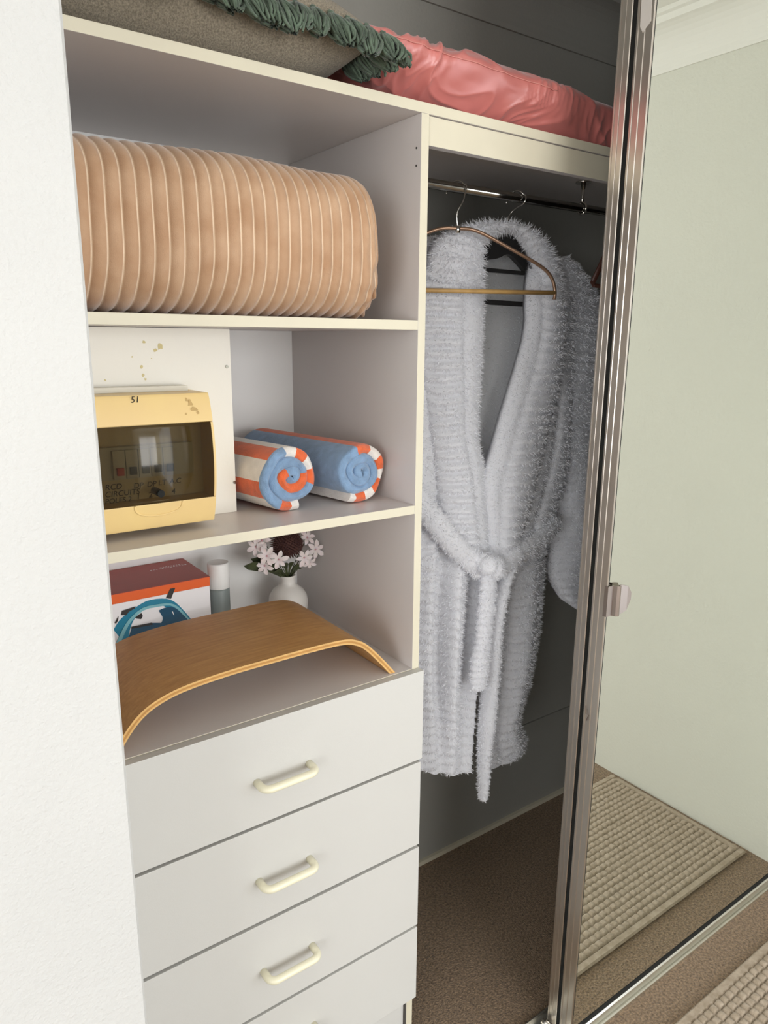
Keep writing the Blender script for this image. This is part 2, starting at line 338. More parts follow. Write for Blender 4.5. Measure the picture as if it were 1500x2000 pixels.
# ------------------------------------------------------------------ waffle rug
rx0, rx1, ry0, ry1 = .36, 1.262, -.806, -.302
rug = thing('waffle_rug', 'beige waffle-woven rug lying on the carpet before the mirror door', 'rug', ((rx0+rx1)/2, (ry0+ry1)/2, 0))
cw, ch = .0225, .0195; bx = .022
nx = int((rx1-rx0-2*bx)/cw); ny = int((ry1-ry0-2*bx)/ch); S = 7
xs = np.linspace(rx0+bx, rx1-bx, nx*S+1); ys = np.linspace(ry0+bx, ry1-bx, ny*S+1)
fx = (np.arange(nx*S+1) % S)/S*2-1; fy = (np.arange(ny*S+1) % S)/S*2-1
jx = rng.uniform(.75, 1.1, (nx+1, ny+1)); Z = np.zeros((len(xs), len(ys)))
for i in range(len(xs)):
    a = 1-abs(fx[i])**2.4
    for j in range(len(ys)): Z[i, j] = .005+.0095*jx[i//S, j//S]*(a*(1-abs(fy[j])**5))**.5
G = np.stack([np.repeat(xs[:, None], len(ys), 1), np.repeat(ys[None], len(xs), 0), Z], -1)
G[..., 0] += .002*np.sin(G[..., 1]*40)
m = MB(); m.grid(G); m.build('woven_field', 'rug', rug)
m = MB()
for a, b in (((rx0, ry0), (rx1, ry0+bx)), ((rx0, ry1-bx), (rx1, ry1)), ((rx0, ry0+bx), (rx0+bx, ry1-bx)), ((rx1-bx, ry0+bx), (rx1, ry1-bx))):
    m.box((a[0], a[1], 0.0005), (b[0], b[1], .010), chamfer=.004)
m.build('hem', 'rug', rug)

# ------------------------------------------------------------------ hanging rail
RY, RZ = .185, 1.8455
rail = thing('clothes_rail', 'chrome clothes rail fixed under the top shelf', 'rail', (.6, RY, RZ))
MB().tube([(.024, RY, RZ), (XR-.002, RY, RZ)], .0095, 20).build('rod', 'dark_chrome', rail)
m = MB(); m.tube([(T+.0005, RY, RZ), (.022, RY, RZ), (.028, RY, RZ), (.031, RY, RZ)], [.014, .0145, .013, .0105], 18); m.build('wooden_socket', 'pale_wood', rail)
bxp = at(1140, 355, RY)[0]
m = MB(); m.tube([(bxp, RY, ZT-T-.001), (bxp, RY, ZT-T-.004)], .018, 18); m.tube([(bxp, RY, ZT-T-.003), (bxp, RY, RZ+.02), (bxp, RY, RZ+.0105)], [.006, .004, .005], 10)
m.tube([(bxp, RY+.0125*math.cos(a), RZ+.0125*math.sin(a)) for a in np.linspace(-2.4, 1.6+math.pi-1, 16)], .0028, 8); m.build('rail_bracket', 'chrome', rail)

# ------------------------------------------------------------------ hangers
def hook(x, z_neck, y_neck, parent, lean=.02):
    p = [(x, y_neck, z_neck), (x-.003, y_neck, z_neck+.03), (x+.010, y_neck-.002, z_neck+.052), (x+lean, RY-.016, RZ-.012), (x+lean+.003, RY-.0165, RZ+.002)]
    p += [(x+lean-.003*i, RY-.0135*math.cos(a), RZ+.0135*math.sin(a)) for i, a in enumerate(np.linspace(.5, 2.9, 7))]
    p += [(x+lean-.026, RY+.012, RZ-.012)]
    m = MB(); m.tube(catmull(p, 48), .0014, 8); return m.build('hook', 'chrome', parent)
hz = 1.764
hg = thing('copper_hanger', 'empty copper wire hanger with a tan trouser bar, in front of the robe', 'hanger', (.226, .165, 1.62), 'hangers on the rail')
c0 = Vector((.226, .165, hz)); du = Vector((.942, -.335, 0))
sh = [(.225, -.132), (.226, -.115), (.216, -.088), (.190, -.066), (.12, -.034), (.045, -.003), (0, .001)]
pts = [c0+du*(-a)+Vector((0, 0, b)) for a, b in sh]+[c0+du*a+Vector((0, 0, b)) for a, b in reversed(sh[:-1])]
pts = [p for p in pts if p.x > .022]
m = MB(); m.tube(catmull(pts, 70), .0036, 10); m.build('frame', 'copper_wire', hg)
m = MB(); m.tube([c0+du*(-.215)+Vector((0, 0, -.121)), c0+du*.226+Vector((0, 0, -.118))], .0046, 12, flat=(1, 1)); m.build('trouser_bar', 'tan_bar', hg)
m = MB(); m.tube([c0+Vector((0, 0, -.008)), c0+Vector((0, 0, .006))], .0055, 12); m.build('ferrule', 'chrome', hg)
hook(.226, hz, .165, hg)
bh = thing('velvet_hanger', 'black velvet hanger with two bars holding the white robe', 'hanger', (.43, .205, 1.6), 'hangers on the rail')
n0 = at(990, 458, .205); a1 = at(947, 527, .205); a2 = at(1043, 536, .205); b1 = at(948, 590, .205); b2 = at(1030, 600, .205)
top = catmull([(n0[0]-.20, .205, n0[2]-.10), (n0[0]-.10, .205, n0[2]-.036), (n0[0]-.03, .205, n0[2]-.012), (n0[0], .205, n0[2]), (n0[0]+.03, .205, n0[2]-.014), (n0[0]+.10, .205, n0[2]-.075), (n0[0]+.16, .205, n0[2]-.14)], 40)
ths = [.031+.022*math.exp(-((p[0]-n0[0])/.07)**2)*.5 for p in top]
m = MB(); A = np.array([[(p[0], .200, p[2]), (p[0], .212, p[2]), (p[0], .212, p[2]-t), (p[0], .200, p[2]-t)] for p, t in zip(top, ths)])
m.grid(A, closed=True, smooth=False); m.add(A[0], [(0, 1, 2, 3)]); m.add(A[-1], [(3, 2, 1, 0)]); m.build('arms', 'black_velvet', bh)
sl = (a2[2]-a1[2])/(a2[0]-a1[0])
for P, h in ((a1, .0085), (b1, .0105)):
    m = MB(); x0, x1 = n0[0]-.19, n0[0]+.155
    m.add([(x, y, P[2]+sl*(x-P[0])+dz) for x in (x0, x1) for y in (.201, .211) for dz in (-h/2, h/2)], [(0, 1, 3, 2), (4, 6, 7, 5), (0, 4, 5, 1), (2, 3, 7, 6), (1, 5, 7, 3), (0, 2, 6, 4)]); m.build('bar', 'black_velvet', bh)
hook(n0[0], n0[2]-.004, .203, bh, .012)
wh = thing('wooden_hanger', 'dark brown wooden hanger at the right beside the mirror door', 'hanger', (.86, RY, 1.6), 'hangers on the rail')
e = at(1157, 553, .13); c = Vector((.80, RY, 1.80)); k_ = at(1200, 462, .155); dd = Vector((c.x-e[0], c.y-e[1], 0))
m = MB(); m.tube([(e[0], e[1], e[2]), (k_[0], k_[1], k_[2]), c, (c.x+dd.x*.5, c.y+dd.y*.5, e[2]+(c.z-e[2])*.62), (c.x+dd.x, c.y+dd.y, e[2])], [.006, .008, .011, .008, .006], 12, flat=(.8, 1.3)); m.build('frame', 'dark_wood', wh)
m = MB(); m.tube([(e[0]+.01, e[1]+.005, e[2]-.004), (c.x+dd.x-.01, c.y+dd.y-.005, e[2]-.004)], .0045, 10); m.build('trouser_bar', 'dark_wood', wh)
hook(.80, 1.803, RY, wh, .006)

# ------------------------------------------------------------------ white fleece robe
robe = thing('bathrobe', 'fluffy white ribbed bathrobe with tied belt hanging from the black hanger', 'bathrobe', (.42, .2, .5))
def tufts(mb, G, nrm, dens, L, wdt, lat=.8, down=.3, rh=None):
    n, k = G.shape[:2]
    e1 = G[1:, :-1]-G[:-1, :-1]; e2 = G[:-1, 1:]-G[:-1, :-1]; ar = np.linalg.norm(np.cross(e1, e2), axis=-1).ravel(); ar0 = ar.sum()
    if rh is not None: ar = ar*(.12+.88*rh[:-1, :-1].ravel())
    cnt = int(ar0*dens*.8); idx = rng.choice(len(ar), cnt, p=ar/ar.sum()); i, j = idx//(k-1), idx % (k-1)
    a, b = rng.random(cnt)[:, None], rng.random(cnt)[:, None]
    P = G[i, j]*(1-a)*(1-b)+G[i+1, j]*a*(1-b)+G[i, j+1]*(1-a)*b+G[i+1, j+1]*a*b
    N = nrm[i, j]; side = e2[i, j]; side = side/(np.linalg.norm(side, axis=-1, keepdims=True)+1e-9)
    v = ((j[:, None]+b)/(k-1)-.5)*2
    d = N*.8+side*np.sign(v)*np.abs(v)**3*lat+rng.normal(0, .35, (cnt, 3)); d[:, 2] -= down; d /= np.linalg.norm(d, axis=-1, keepdims=True)
    s = np.cross(d, rng.normal(0, 1, (cnt, 3))); s /= np.linalg.norm(s, axis=-1, keepdims=True)
    ln = L*rng.uniform(.5, 1.3, (cnt, 1)); w = wdt*rng.uniform(.7, 1.3, (cnt, 1))
    V = np.stack([P-s*w, P+s*w, P+d*ln], 1).reshape(-1, 3); n0_ = len(mb.v)
    mb.v += [tuple(p) for p in V.tolist()]; mb.f += [(n0_+3*q, n0_+3*q+1, n0_+3*q+2) for q in range(cnt)]; mb.mi += [0]*cnt; mb.sm += [False]*cnt
PER = .0235
def fleece(name, rows, nu=None, nv=26, bulge=.02, rib=.005, ribw=(0, 1), fold=None, m='white_fleece', dens=55000, L=.0075, wdt=.0010, lbl=None, wob=.003, ph=0, ribdir='z', thick=.014, side=None):
    Lw = [at(r[0], r[1], r[2]) for r in rows]; Rw = [at(r[3], r[4], r[5]) for r in rows]
    ln = sum(np.linalg.norm(Lw[i+1]-Lw[i])+np.linalg.norm(Rw[i+1]-Rw[i]) for i in range(len(rows)-1))/2
    nu = nu or max(24, int(ln/.0030)); A = catmull(Lw, nu); B = catmull(Rw, nu); v = np.linspace(0, 1, nv)
    prof = np.sin(np.pi*v)**.55
    G = A[:, None]*(1-v)[None, :, None]+B[:, None]*v[None, :, None]
    out = np.array([-.35, -1, .0]); out /= np.linalg.norm(out)
    sarc = np.concatenate([[0], np.cumsum(np.linalg.norm(np.diff((A+B)/2, axis=0), axis=1))])
    rh = np.ones((nu, nv))
    for i in range(nu):
        for j in range(nv):
            d = bulge*prof[j]
            if fold: d += fold(i/(nu-1), v[j])
            q = G[i, j]; w_ = noise.noise(Vector((q[0]*9, q[1]*9, q[2]*5+ph)))*wob*2+noise.noise(Vector((q[0]*40, q[1]*40, q[2]*40+ph)))*wob*.7
            if ribw[0] <= v[j] <= ribw[1]:
                s = (sarc[i] if ribdir == 's' else q[2])+.006*noise.noise(Vector((q[0]*12+ph, 3, q[2]*7)))
                r_ = 1-(1-math.sin(math.pi*s/PER+ph)**2)**1.5; rh[i, j] = r_; d += rib*r_*(.3+.7*math.sin(math.pi*min(1, max(0, (v[j]-ribw[0])/(ribw[1]-ribw[0]))))**.4)
            G[i, j] = q+out*(d+w_)
    du_ = np.gradient(G, axis=0); dv = np.gradient(G, axis=1); nr = np.cross(du_, dv); nr /= np.linalg.norm(nr, axis=-1, keepdims=True)+1e-9
    sg = np.sign((nr@out).mean()); nr *= sg
    mb = MB(); Bk = G.copy(); Bk[..., 1] += thick
    loop = np.concatenate([G, Bk[:, ::-1]], axis=1)
    mb.grid(loop, closed=True)
    mb.add(np.concatenate([G[0], Bk[0]]), [(j, j+1, nv+j+1, nv+j) for j in range(nv-1)]); mb.add(np.concatenate([G[-1], Bk[-1]]), [(j, j+1, nv+j+1, nv+j) for j in range(nv-1)])
    tufts(mb, G, nr, dens, L, wdt, rh=rh if rib else None)
    o = mb.build(name, m, robe, fix=False)
    if lbl: o['label'] = lbl
    return o
# back lining seen inside the neck
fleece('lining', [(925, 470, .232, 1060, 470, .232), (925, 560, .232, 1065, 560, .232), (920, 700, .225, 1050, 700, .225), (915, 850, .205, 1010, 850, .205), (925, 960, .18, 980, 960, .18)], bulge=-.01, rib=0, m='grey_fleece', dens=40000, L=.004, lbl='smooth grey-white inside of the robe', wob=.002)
# shoulder cap under the collar (left part of the front)
def two(c, dpt): return lambda u, v: -dpt*math.exp(-((v-c)/.07)**2)
fleece('front_panel', [(800, 500, .255, 910, 480, .25), (800, 560, .235, 942, 530, .215), (805, 640, .22, 944, 620, .19), (820, 740, .205, 940, 740, .18), (838, 850, .19, 935, 845, .17), (852, 950, .175, 948, 925, .155), (862, 1020, .16, 955, 1010, .145), (880, 1085, .155, 958, 1095, .14)],
       nv=40, bulge=.026, rib=.012, ribw=(.03, .66), fold=two(.68, .006), lbl='left front panel with ribbed pile')
# strip of the left sleeve showing behind the divider
fleece('sleeve', [(835, 462, .255, 880, 462, .24), (795, 500, .25, 842, 520, .245), (765, 570, .25, 836, 620, .24), (770, 700, .22, 846, 720, .215), (775, 850, .205, 856, 850, .20), (775, 980, .19, 860, 980, .185), (765, 1060, .19, 850, 1060, .205), (760, 1130, .20, 835, 1130, .225), (765, 1180, .21, 825, 1185, .23)], nv=18, bulge=.02, rib=.004, ph=1)
# right lapel, side panel and sleeve
fleece('sleeve', [(1060, 512, .205, 1106, 500, .225), (1060, 560, .20, 1150, 545, .235), (1058, 640, .195, 1185, 620, .24), (1060, 720, .19, 1190, 740, .235), (1060, 800, .19, 1185, 850, .22), (1085, 900, .20, 1175, 950, .205), (1092, 990, .20, 1165, 1040, .20), (1078, 1070, .20, 1155, 1110, .20), (1074, 1125, .20, 1145, 1165, .20), (1096, 1168, .20, 1140, 1198, .20)],
       nv=30, bulge=.03, rib=.007, ph=.7, lbl='right sleeve hanging in the shade of the door', m='white_fleece')
fleece('side_panel', [(1040, 560, .175, 1120, 560, .195), (1050, 660, .17, 1125, 660, .20), (1050, 760, .165, 1122, 770, .195), (1040, 860, .16, 1115, 870, .19), (1020, 950, .155, 1102, 945, .18), (1000, 1020, .15, 1080, 1015, .165), (985, 1085, .15, 1066, 1075, .16)],
       nv=26, bulge=.024, rib=.006, ph=.4, fold=two(.45, .010))
fleece('front_panel', [(1040, 500, .20, 1085, 510, .20), (1031, 560, .17, 1098, 570, .165), (1029, 640, .16, 1102, 650, .17), (1012, 710, .155, 1096, 730, .16), (985, 800, .15, 1080, 800, .155), (965, 870, .147, 1064, 870, .15), (948, 940, .142, 1048, 930, .145), (950, 1010, .138, 1030, 1010, .14), (955, 1095, .135, 1004, 1085, .137)],
       nv=30, bulge=.028, rib=.010, ribw=(.3, .97), ph=.2, fold=two(.3, .004), lbl='right lapel crossing over to the belt')
# collar roll around the neck of the hanger
fleece('collar', [(834, 600, .235, 944, 610, .215), (837, 545, .215, 944, 560, .20), (842, 495, .205, 945, 510, .19), (862, 460, .205, 948, 478, .19), (905, 442, .205, 962, 464, .195), (950, 434, .205, 980, 455, .20), (1000, 436, .20, 1000, 456, .198), (1046, 454, .19, 1018, 472, .19), (1078, 492, .18, 1034, 498, .18), (1096, 545, .17, 1046, 540, .17), (1101, 610, .175, 1036, 610, .178), (1102, 680, .20, 1030, 680, .20)],
       nv=24, bulge=.024, rib=.003, ribdir='s', dens=80000, L=.013, lbl='long-pile shawl collar')
# skirt below the belt
def folds(cs): return lambda u, v: sum(a*math.exp(-((v-c)/w_)**2) for c, w_, a in cs)*min(1, .35+u*1.6)*(1-.65*max(0, min(1, (u-.62)/.3)))
fleece('skirt_panel', [(790, 985, .195, 950, 1070, .165), (788, 1060, .18, 952, 1095, .15), (785, 1150, .175, 945, 1150, .15), (785, 1250, .175, 938, 1250, .15), (790, 1340, .175, 932, 1340, .15), (800, 1420, .175, 926, 1430, .15), (806, 1500, .175, 920, 1508, .15)],
       nv=64, bulge=.014, rib=.008, fold=folds([(.28, .08, .020), (.43, .07, -.026), (.60, .08, .026), (.83, .09, -.030)]), lbl='left skirt with deep vertical folds', ph=.5)
fleece('skirt_panel', [(955, 1095, .155, 1066, 1070, .17), (950, 1160, .155, 1062, 1140, .175), (946, 1250, .155, 1052, 1240, .175), (942, 1340, .155, 1036, 1330, .175), (938, 1420, .155, 1016, 1400, .175), (938, 1486, .155, 1028, 1440, .18), (940, 1502, .155, 1026, 1462, .18)],
       nv=46, bulge=.018, rib=.008, fold=folds([(.18, .1, .006), (.38, .08, -.016), (.72, .15, .014)]), lbl='right skirt falling into shade', ph=.9)
# belt
def furtube(name, pts, rad, flat=(1, .65), rib=.25, dens=90000, L=.006):
    P = catmull([at(*p) for p in pts], 90); R = np.interp(np.linspace(0, 1, 90), np.linspace(0, 1, len(rad)), rad); s = np.concatenate([[0], np.cumsum(np.linalg.norm(np.diff(P, axis=0), axis=1))])
    rr = [R[i]*(1+rib*(abs(math.sin(math.pi*s[i]/.016))-.5)+.12*noise.noise(Vector((s[i]*60, R[0]*900, 0)))) for i in range(90)]
    rr[0] *= .4; rr[-1] *= .35; rr[-2] *= .75; m = MB(); m.tube(P, rr, 18, flat=flat)
    G = np.array(m.v[:90*18]).reshape(90, 18, 3); G2 = np.concatenate([G, G[:, :1]], 1); nr = G2-P[:, None]; nr /= np.linalg.norm(nr, axis=-1, keepdims=True)+1e-9
    tufts(m, G2, nr, dens, L, .001, lat=0); return m.build(name, 'white_fleece', robe, fix=False)
furtube('belt', [(835, 925, .25), (805, 935, .21), (806, 958, .165), (832, 995, .15), (860, 1030, .135), (890, 1066, .125), (920, 1094, .118), (945, 1112, .115), (975, 1108, .112), (1005, 1088, .115), (1040, 1064, .125), (1068, 1040, .14), (1086, 1020, .16)], [.020, .023]+[.0245]*11)
furtube('belt_knot', [(938, 1092, .115), (950, 1100, .096), (962, 1106, .094), (976, 1112, .112)], [.018, .026, .026, .018], flat=(1, .8))
furtube('belt_tail', [(1000, 1105, .118), (985, 1140, .115), (972, 1190, .115), (964, 1260, .12), (960, 1330, .125), (952, 1400, .125), (946, 1470, .125), (944, 1530, .125), (942, 1563, .125)], [.014, .018, .020, .020, .020, .022, .020, .016, .012])
furtube('belt_tail', [(955, 1098, .108), (954, 1140, .10), (950, 1190, .10), (944, 1250, .102), (937, 1300, .104), (933, 1348, .106)], [.019, .021, .021, .020, .024, .020])

# ------------------------------------------------------------------ ribbed beige cushion
xe, xs0 = -.062, -.600; NX, NP = 640, 120; p_ = .0192
A = np.zeros((NX, NP, 3)); rib = np.zeros((NX, NP)); zb = ZM
for i in range(NX):
    t = i/(NX-1); x = xs0+(xe-xs0)*t
    s = min(1, (xe-x)/.075); sc = max(.02, 1-(1-s)**2.4)**.5; s2 = min(1, (x-xs0+.02)/.05)
    a = .122*(.25+.75*sc)*min(1, s2+.2)*(1.0+.06*math.sin(x*14)); b = .113*(.80+.20*sc)*(1+.02*math.sin(x*17+1))
    for k in range(NP):
        q = 2*math.pi*k/NP; c, sn = math.cos(q), math.sin(q); e = 2/2.7
        wx = .006*math.sin(2*q)+.004*noise.noise(Vector((x*10, q*1.5, 0)))
        wrk = (1-s)*.010*noise.noise(Vector((x*70, math.cos(q)*3, math.sin(q)*5))) if s < 1 else 0
        xr = (x+wx*.5-.008*(1-sn)*(t))
        v = abs(math.sin(math.pi*xr/p_)); d = .0058*(v**.55)-.004
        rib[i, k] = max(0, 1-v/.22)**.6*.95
        ya = math.copysign(abs(c)**e, c)*(a+d)+wrk; za = math.copysign(abs(sn)**e, sn)*(b+d)+wrk
        za *= 1+.03*noise.noise(Vector((x*6, 0, 3)))
        A[i, k] = (x-(.018*(sn*.5+.5))*t**6, .088+ya, max(zb+.0004, zb+.113+za))
m = MB(); m.grid(A, closed=True); m.add(A[-1], [tuple(range(NP))]); m.add(A[0], [tuple(range(NP))])
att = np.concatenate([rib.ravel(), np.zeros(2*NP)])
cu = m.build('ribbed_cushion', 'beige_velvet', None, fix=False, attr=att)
tag(cu, 'beige velvet cushion with vertical ribs filling the upper cubby', 'cushion')

# ------------------------------------------------------------------ pillows on the top shelf
def pillow(cx, cy, zs, w, d, hb, ht, nu=160, nv=110, wr=0, seam=None, lift=None, noise_f=None, rot=0):
    us = np.linspace(-1, 1, nu); vs = np.linspace(-1, 1, nv); T_ = np.zeros((nu, nv, 3)); Bt = np.zeros((nu, nv, 3))
    for i, u in enumerate(us):
        for j, v in enumerate(vs):
            h = max(0, (1-abs(u)**3.2)*(1-abs(v)**3.2))**.55; pin = 1-.07*(1-u*u)*abs(v)**3; pin2 = 1-.07*(1-v*v)*abs(u)**3
            x = u*w/2*pin2; y = v*d/2*pin; c_, s_ = math.cos(rot), math.sin(rot); X, Y = cx+x*c_-y*s_, cy+x*s_+y*c_
            se = zs+hb+(lift(u, v) if lift else 0); dz = noise_f(X, Y, u, v) if noise_f else 0
            T_[i, j] = (X, Y, se+ht*h+dz*h); Bt[i, j] = (X, Y, max(zs+.0005, se-hb*1.25*h-dz*h*.5))
    return T_, Bt
gc = thing('tasselled_cushion', 'grey linen cushion edged with dark green tassels on the top shelf', 'cushion', (-.42, .2, ZT))
T_, Bt = pillow(-.405, .205, ZT, .62, .46, .075, .085, lift=lambda u, v: .012*(u*u)*(u < 0)-.012*max(0, u)**6, noise_f=lambda X, Y, u, v: .006*noise.noise(Vector((X*9, Y*9, 1))))
# tuck the bottom outline inwards so that it rests on the shelf
m = MB(); m.grid(T_); m.grid(Bt[:, ::-1]); m.build('cover', 'grey_linen', gc)
def tassel(mb, p, dirv, length, rad, n=64):
    dirv = Vector(dirv).normalized()
    for _ in range(n):
        a = random.random()*6.283; r = rad*math.sqrt(random.random()); a0 = Vector((math.cos(a), math.sin(a), 0))*r
        side = Vector((-dirv.y, dirv.x, 0)) if abs(dirv.z) < .9 else Vector((1, 0, 0)); l = length*random.uniform(.8, 1.1)
        p0 = Vector(p); p1 = p0+dirv*l*.3+a0*.9; p2 = p0+dirv*l*.72+a0*1.45+Vector((0, 0, -l*.08)); p3 = p0+dirv*l*.98+a0*random.uniform(.3, .9)+Vector((random.uniform(-.003, .003), 0, -l*.10))
        mb.tube(catmull([p0, p1, p2, p3], 6), [.0012, .0020, .0022, .0023, .0022, .0018], 4, caps=False)
    mb.tube([Vector(p)+dirv*-.003, Vector(p)+dirv*.003, Vector(p)+dirv*.007], [.003, .0055, .004], 7)
nu = T_.shape[0]
for k in range(21):                       # along the front edge
    i = int((.10+.895*k/20)*(nu-1)); p = T_[i, 0]
    mb = MB(); tassel(mb, (p[0], p[1]-.004, p[2]+.004), (random.uniform(-.35, .35), -.45, -.6), .047*random.uniform(.8, 1.2), .0155); mb.build('tassel', 'green_yarn', gc, fix=False)
for k in range(8):                        # round the corner and back along the right edge
    p = T_[-1, min(109, int(k*3.5))]
    mb = MB(); tassel(mb, (p[0]+.004, p[1], p[2]), (.5, -.45, -.75+.3*(k % 2)), .042, .0145); mb.build('tassel', 'green_yarn', gc, fix=False)

ps = thing('satin_pillow', 'shiny pink satin pillow on the top shelf right of the tasselled cushion', 'pillow', (.35, .2, ZT))
def pdrop(u, v): return -.040*max(0, (u+.35)/1.35)**1.3
T_, Bt = pillow(.335, .215, ZT, .92, .47, .074, .044, nu=420, nv=240, lift=pdrop)
full = np.concatenate([Bt[:, ::-1], T_[:, 1:]], axis=1)      # wraps: back bottom -> front seam -> back top
nr = np.cross(np.gradient(full, axis=0), np.gradient(full, axis=1)); nr /= np.linalg.norm(nr, axis=-1, keepdims=True)+1e-9
nr *= -np.sign(nr[210, 239, 1]) if nr[210, 239, 1] != 0 else 1
for i in range(full.shape[0]):
    for j in range(full.shape[1]):
        X, Y, Z = full[i, j]; w = noise.noise(Vector((X*6, Z*9, Y*6)))
        n1 = noise.noise(Vector((X*11+w*2+Z*9, Z*5-X*3, Y*9))); n2 = noise.noise(Vector((X*24+w*4-Z*22, Z*13+X*6, Y*20+7))); n3 = noise.noise(Vector((X*60+w*9, Z*26+X*22, Y*40)))
        d = .0075*((1-abs(n1))**3-.5)+.0034*((1-abs(n2))**4-.4)+.0008*n3
        full[i, j] += nr[i, j]*d
full[..., 2] = np.maximum(full[..., 2], ZT+.0005)
m = MB(); m.grid(full); m.build('cover', 'pink_satin', ps, fix=False)
m = MB(); m.tube([tuple(p+np.array([0, -.0008, 0])) for p in full[12:200:4, 239]], .0009, 6); m.build('seam', 'pink_thread', ps)

# ------------------------------------------------------------------ switchboard
ux0, ux1, uz0, uz1, yf, yb = XL+T+.03, -.3635, 1.2665, 1.4665, .045, .134
def up(px, py): return at(px, py, yf)
bz0, bz1 = up(422, 1017)[2], up(412, 767)[2]; wz0_, wz1_ = up(415, 968)[2], up(407, 823)[2]; wx1 = up(409, 900)[0]+.002; ux1 = up(417, 900)[0]; wx0 = ux0+.012
sw = thing('switchboard', 'yellowed plastic switchboard with smoked window on the white cover board', 'switchboard', ((ux0+ux1)/2, yb, bz0))
def curve_y(z):  # front bulges in the middle
    t = (z-bz0)/(bz1-bz0); return yf-.020*math.sin(math.pi*t)**.8+.008
zz = np.linspace(bz0, bz1, 25)
m = MB()
prof = [(yb, bz0)]+[(curve_y(z), z) for z in zz]+[(yb-.03, bz1+.003), (yb, bz1+.004)]
def sect(z0, z1, xa, xb):
    zs_ = np.linspace(z0, z1, 12); pr = [(yb-.002, z0)]+[(curve_y(z), z) for z in zs_]+[(yb-.002, z1)]; m.prism(pr, 'x', xa, xb)
sect(bz0, wz0_-.0005, ux0, ux1); sect(wz1_+.0005, bz1, ux0, ux1); sect(wz0_, wz1_, ux0, wx0); sect(wz0_, wz1_, wx1, ux1)
m.build('housing', 'yellowed_plastic', sw, bevel=.0012)
MB().box((ux0+.004, yb-.028, bz1+.0002), (ux1-.012, yb-.0005, bz1+.008)).build('rear_box', 'aged_grey_plastic', sw)
MB().box((wx0, yf+.035, wz0_), (wx1, yf+.037, wz1_)).build('inner_plate', 'inner_plate', sw)
# smoked window: curved thin sheet
zs_ = np.linspace(wz0_, wz1_, 24); Aw = np.array([[(x, curve_y(z)-.0012, z) for x in (wx0, wx1)] for z in zs_])
m = MB(); m.grid(Aw); cov_ = m.build('smoked_window', 'tint', sw); md = cov_.modifiers.new('s', 'SOLIDIFY'); md.thickness = .0015
yp = yf+.034; px0 = up(250, 870)
mz = wz0_+.058
br = MB().box((wx0+.012, yf+.020, mz-.022), (wx1-.020, yf+.0345, mz+.026)).build('breaker_strip', 'switch_grey', sw)
for k in range(6):
    x = wx0+.016+k*.0185; red = k == 1
    if k == 0: continue
    b_ = MB().box((x, yf+.012, mz-.02), (x+.0172, yf+.0198, mz+.022)).build('breaker', 'switch_grey', sw)
    MB().box((x+.004, yf+.006, mz-.014), (x+.0135, yf+.0118, mz-.003)).build('toggle', 'switch_red' if red else 'switch_black', b_)
R90 = (math.radians(90), 0, 0)
for s_, px, py, sz in (('DP', 261, 954, .0115), ('DP', 287, 951, .0115), ('LT', 309, 948, .0115), ('A.C', 331, 945, .0115), ('1', 266, 975, .0125), ('2', 290, 972, .0125), ('3', 314, 970, .0125), ('4', 335, 965, .0125), ('RCD', 205, 958, .012), ('CIRCUITS', 205, 972, .012), ('POLES 2', 205, 985, .011)):
    p = at(px, py, yf+.034); text(s_, sw, 'handwriting', 'ink', sz, (p[0], yf+.0338, p[2]), R90)
p = up(256, 787); text('51', sw, 'handwriting', 'ink', .013, (p[0], curve_y(p[2])-.0004, p[2]), R90)
m = MB(); 
for px, py, r, sx in ((372, 790, .008, .5), (379, 800, .006, .9), (366, 782, .004, .4), (385, 806, .004, .6), (362, 808, .0018, 1)):
    p = up(px, py); blob(p[0], p[2], r, curve_y(p[2])-.0002, m, sx=sx)
m.build('adhesive_stain', 'faded_ink', sw)['kind'] = 'stuff'; MATS['faded_ink'].node_tree.nodes['Principled BSDF'].inputs['Base Color'].default_value = lin((196, 164, 108))
# finger scoop under the window and the latch
cxs = up(308, 975)[0]; m = MB()
q = [(cxs-.036, wz0_-.001)]+[(cxs+.036*math.cos(a)*1.0, wz0_-.002-.018*abs(math.sin(a))**.7) for a in np.linspace(math.pi, 2*math.pi, 20)]+[(cxs+.036, wz0_-.001)]
m.tube([(x, curve_y(z)-.0002, z) for x, z in q], .0013, 8); m.build('finger_scoop', 'yellowed_plastic', sw)
m = MB(); p = up(310, 962); m.tube([(p[0], yf-.012, p[2]), (p[0], yf+.02, p[2])], .0055, 12); m.build('latch', 'black_seal', sw)

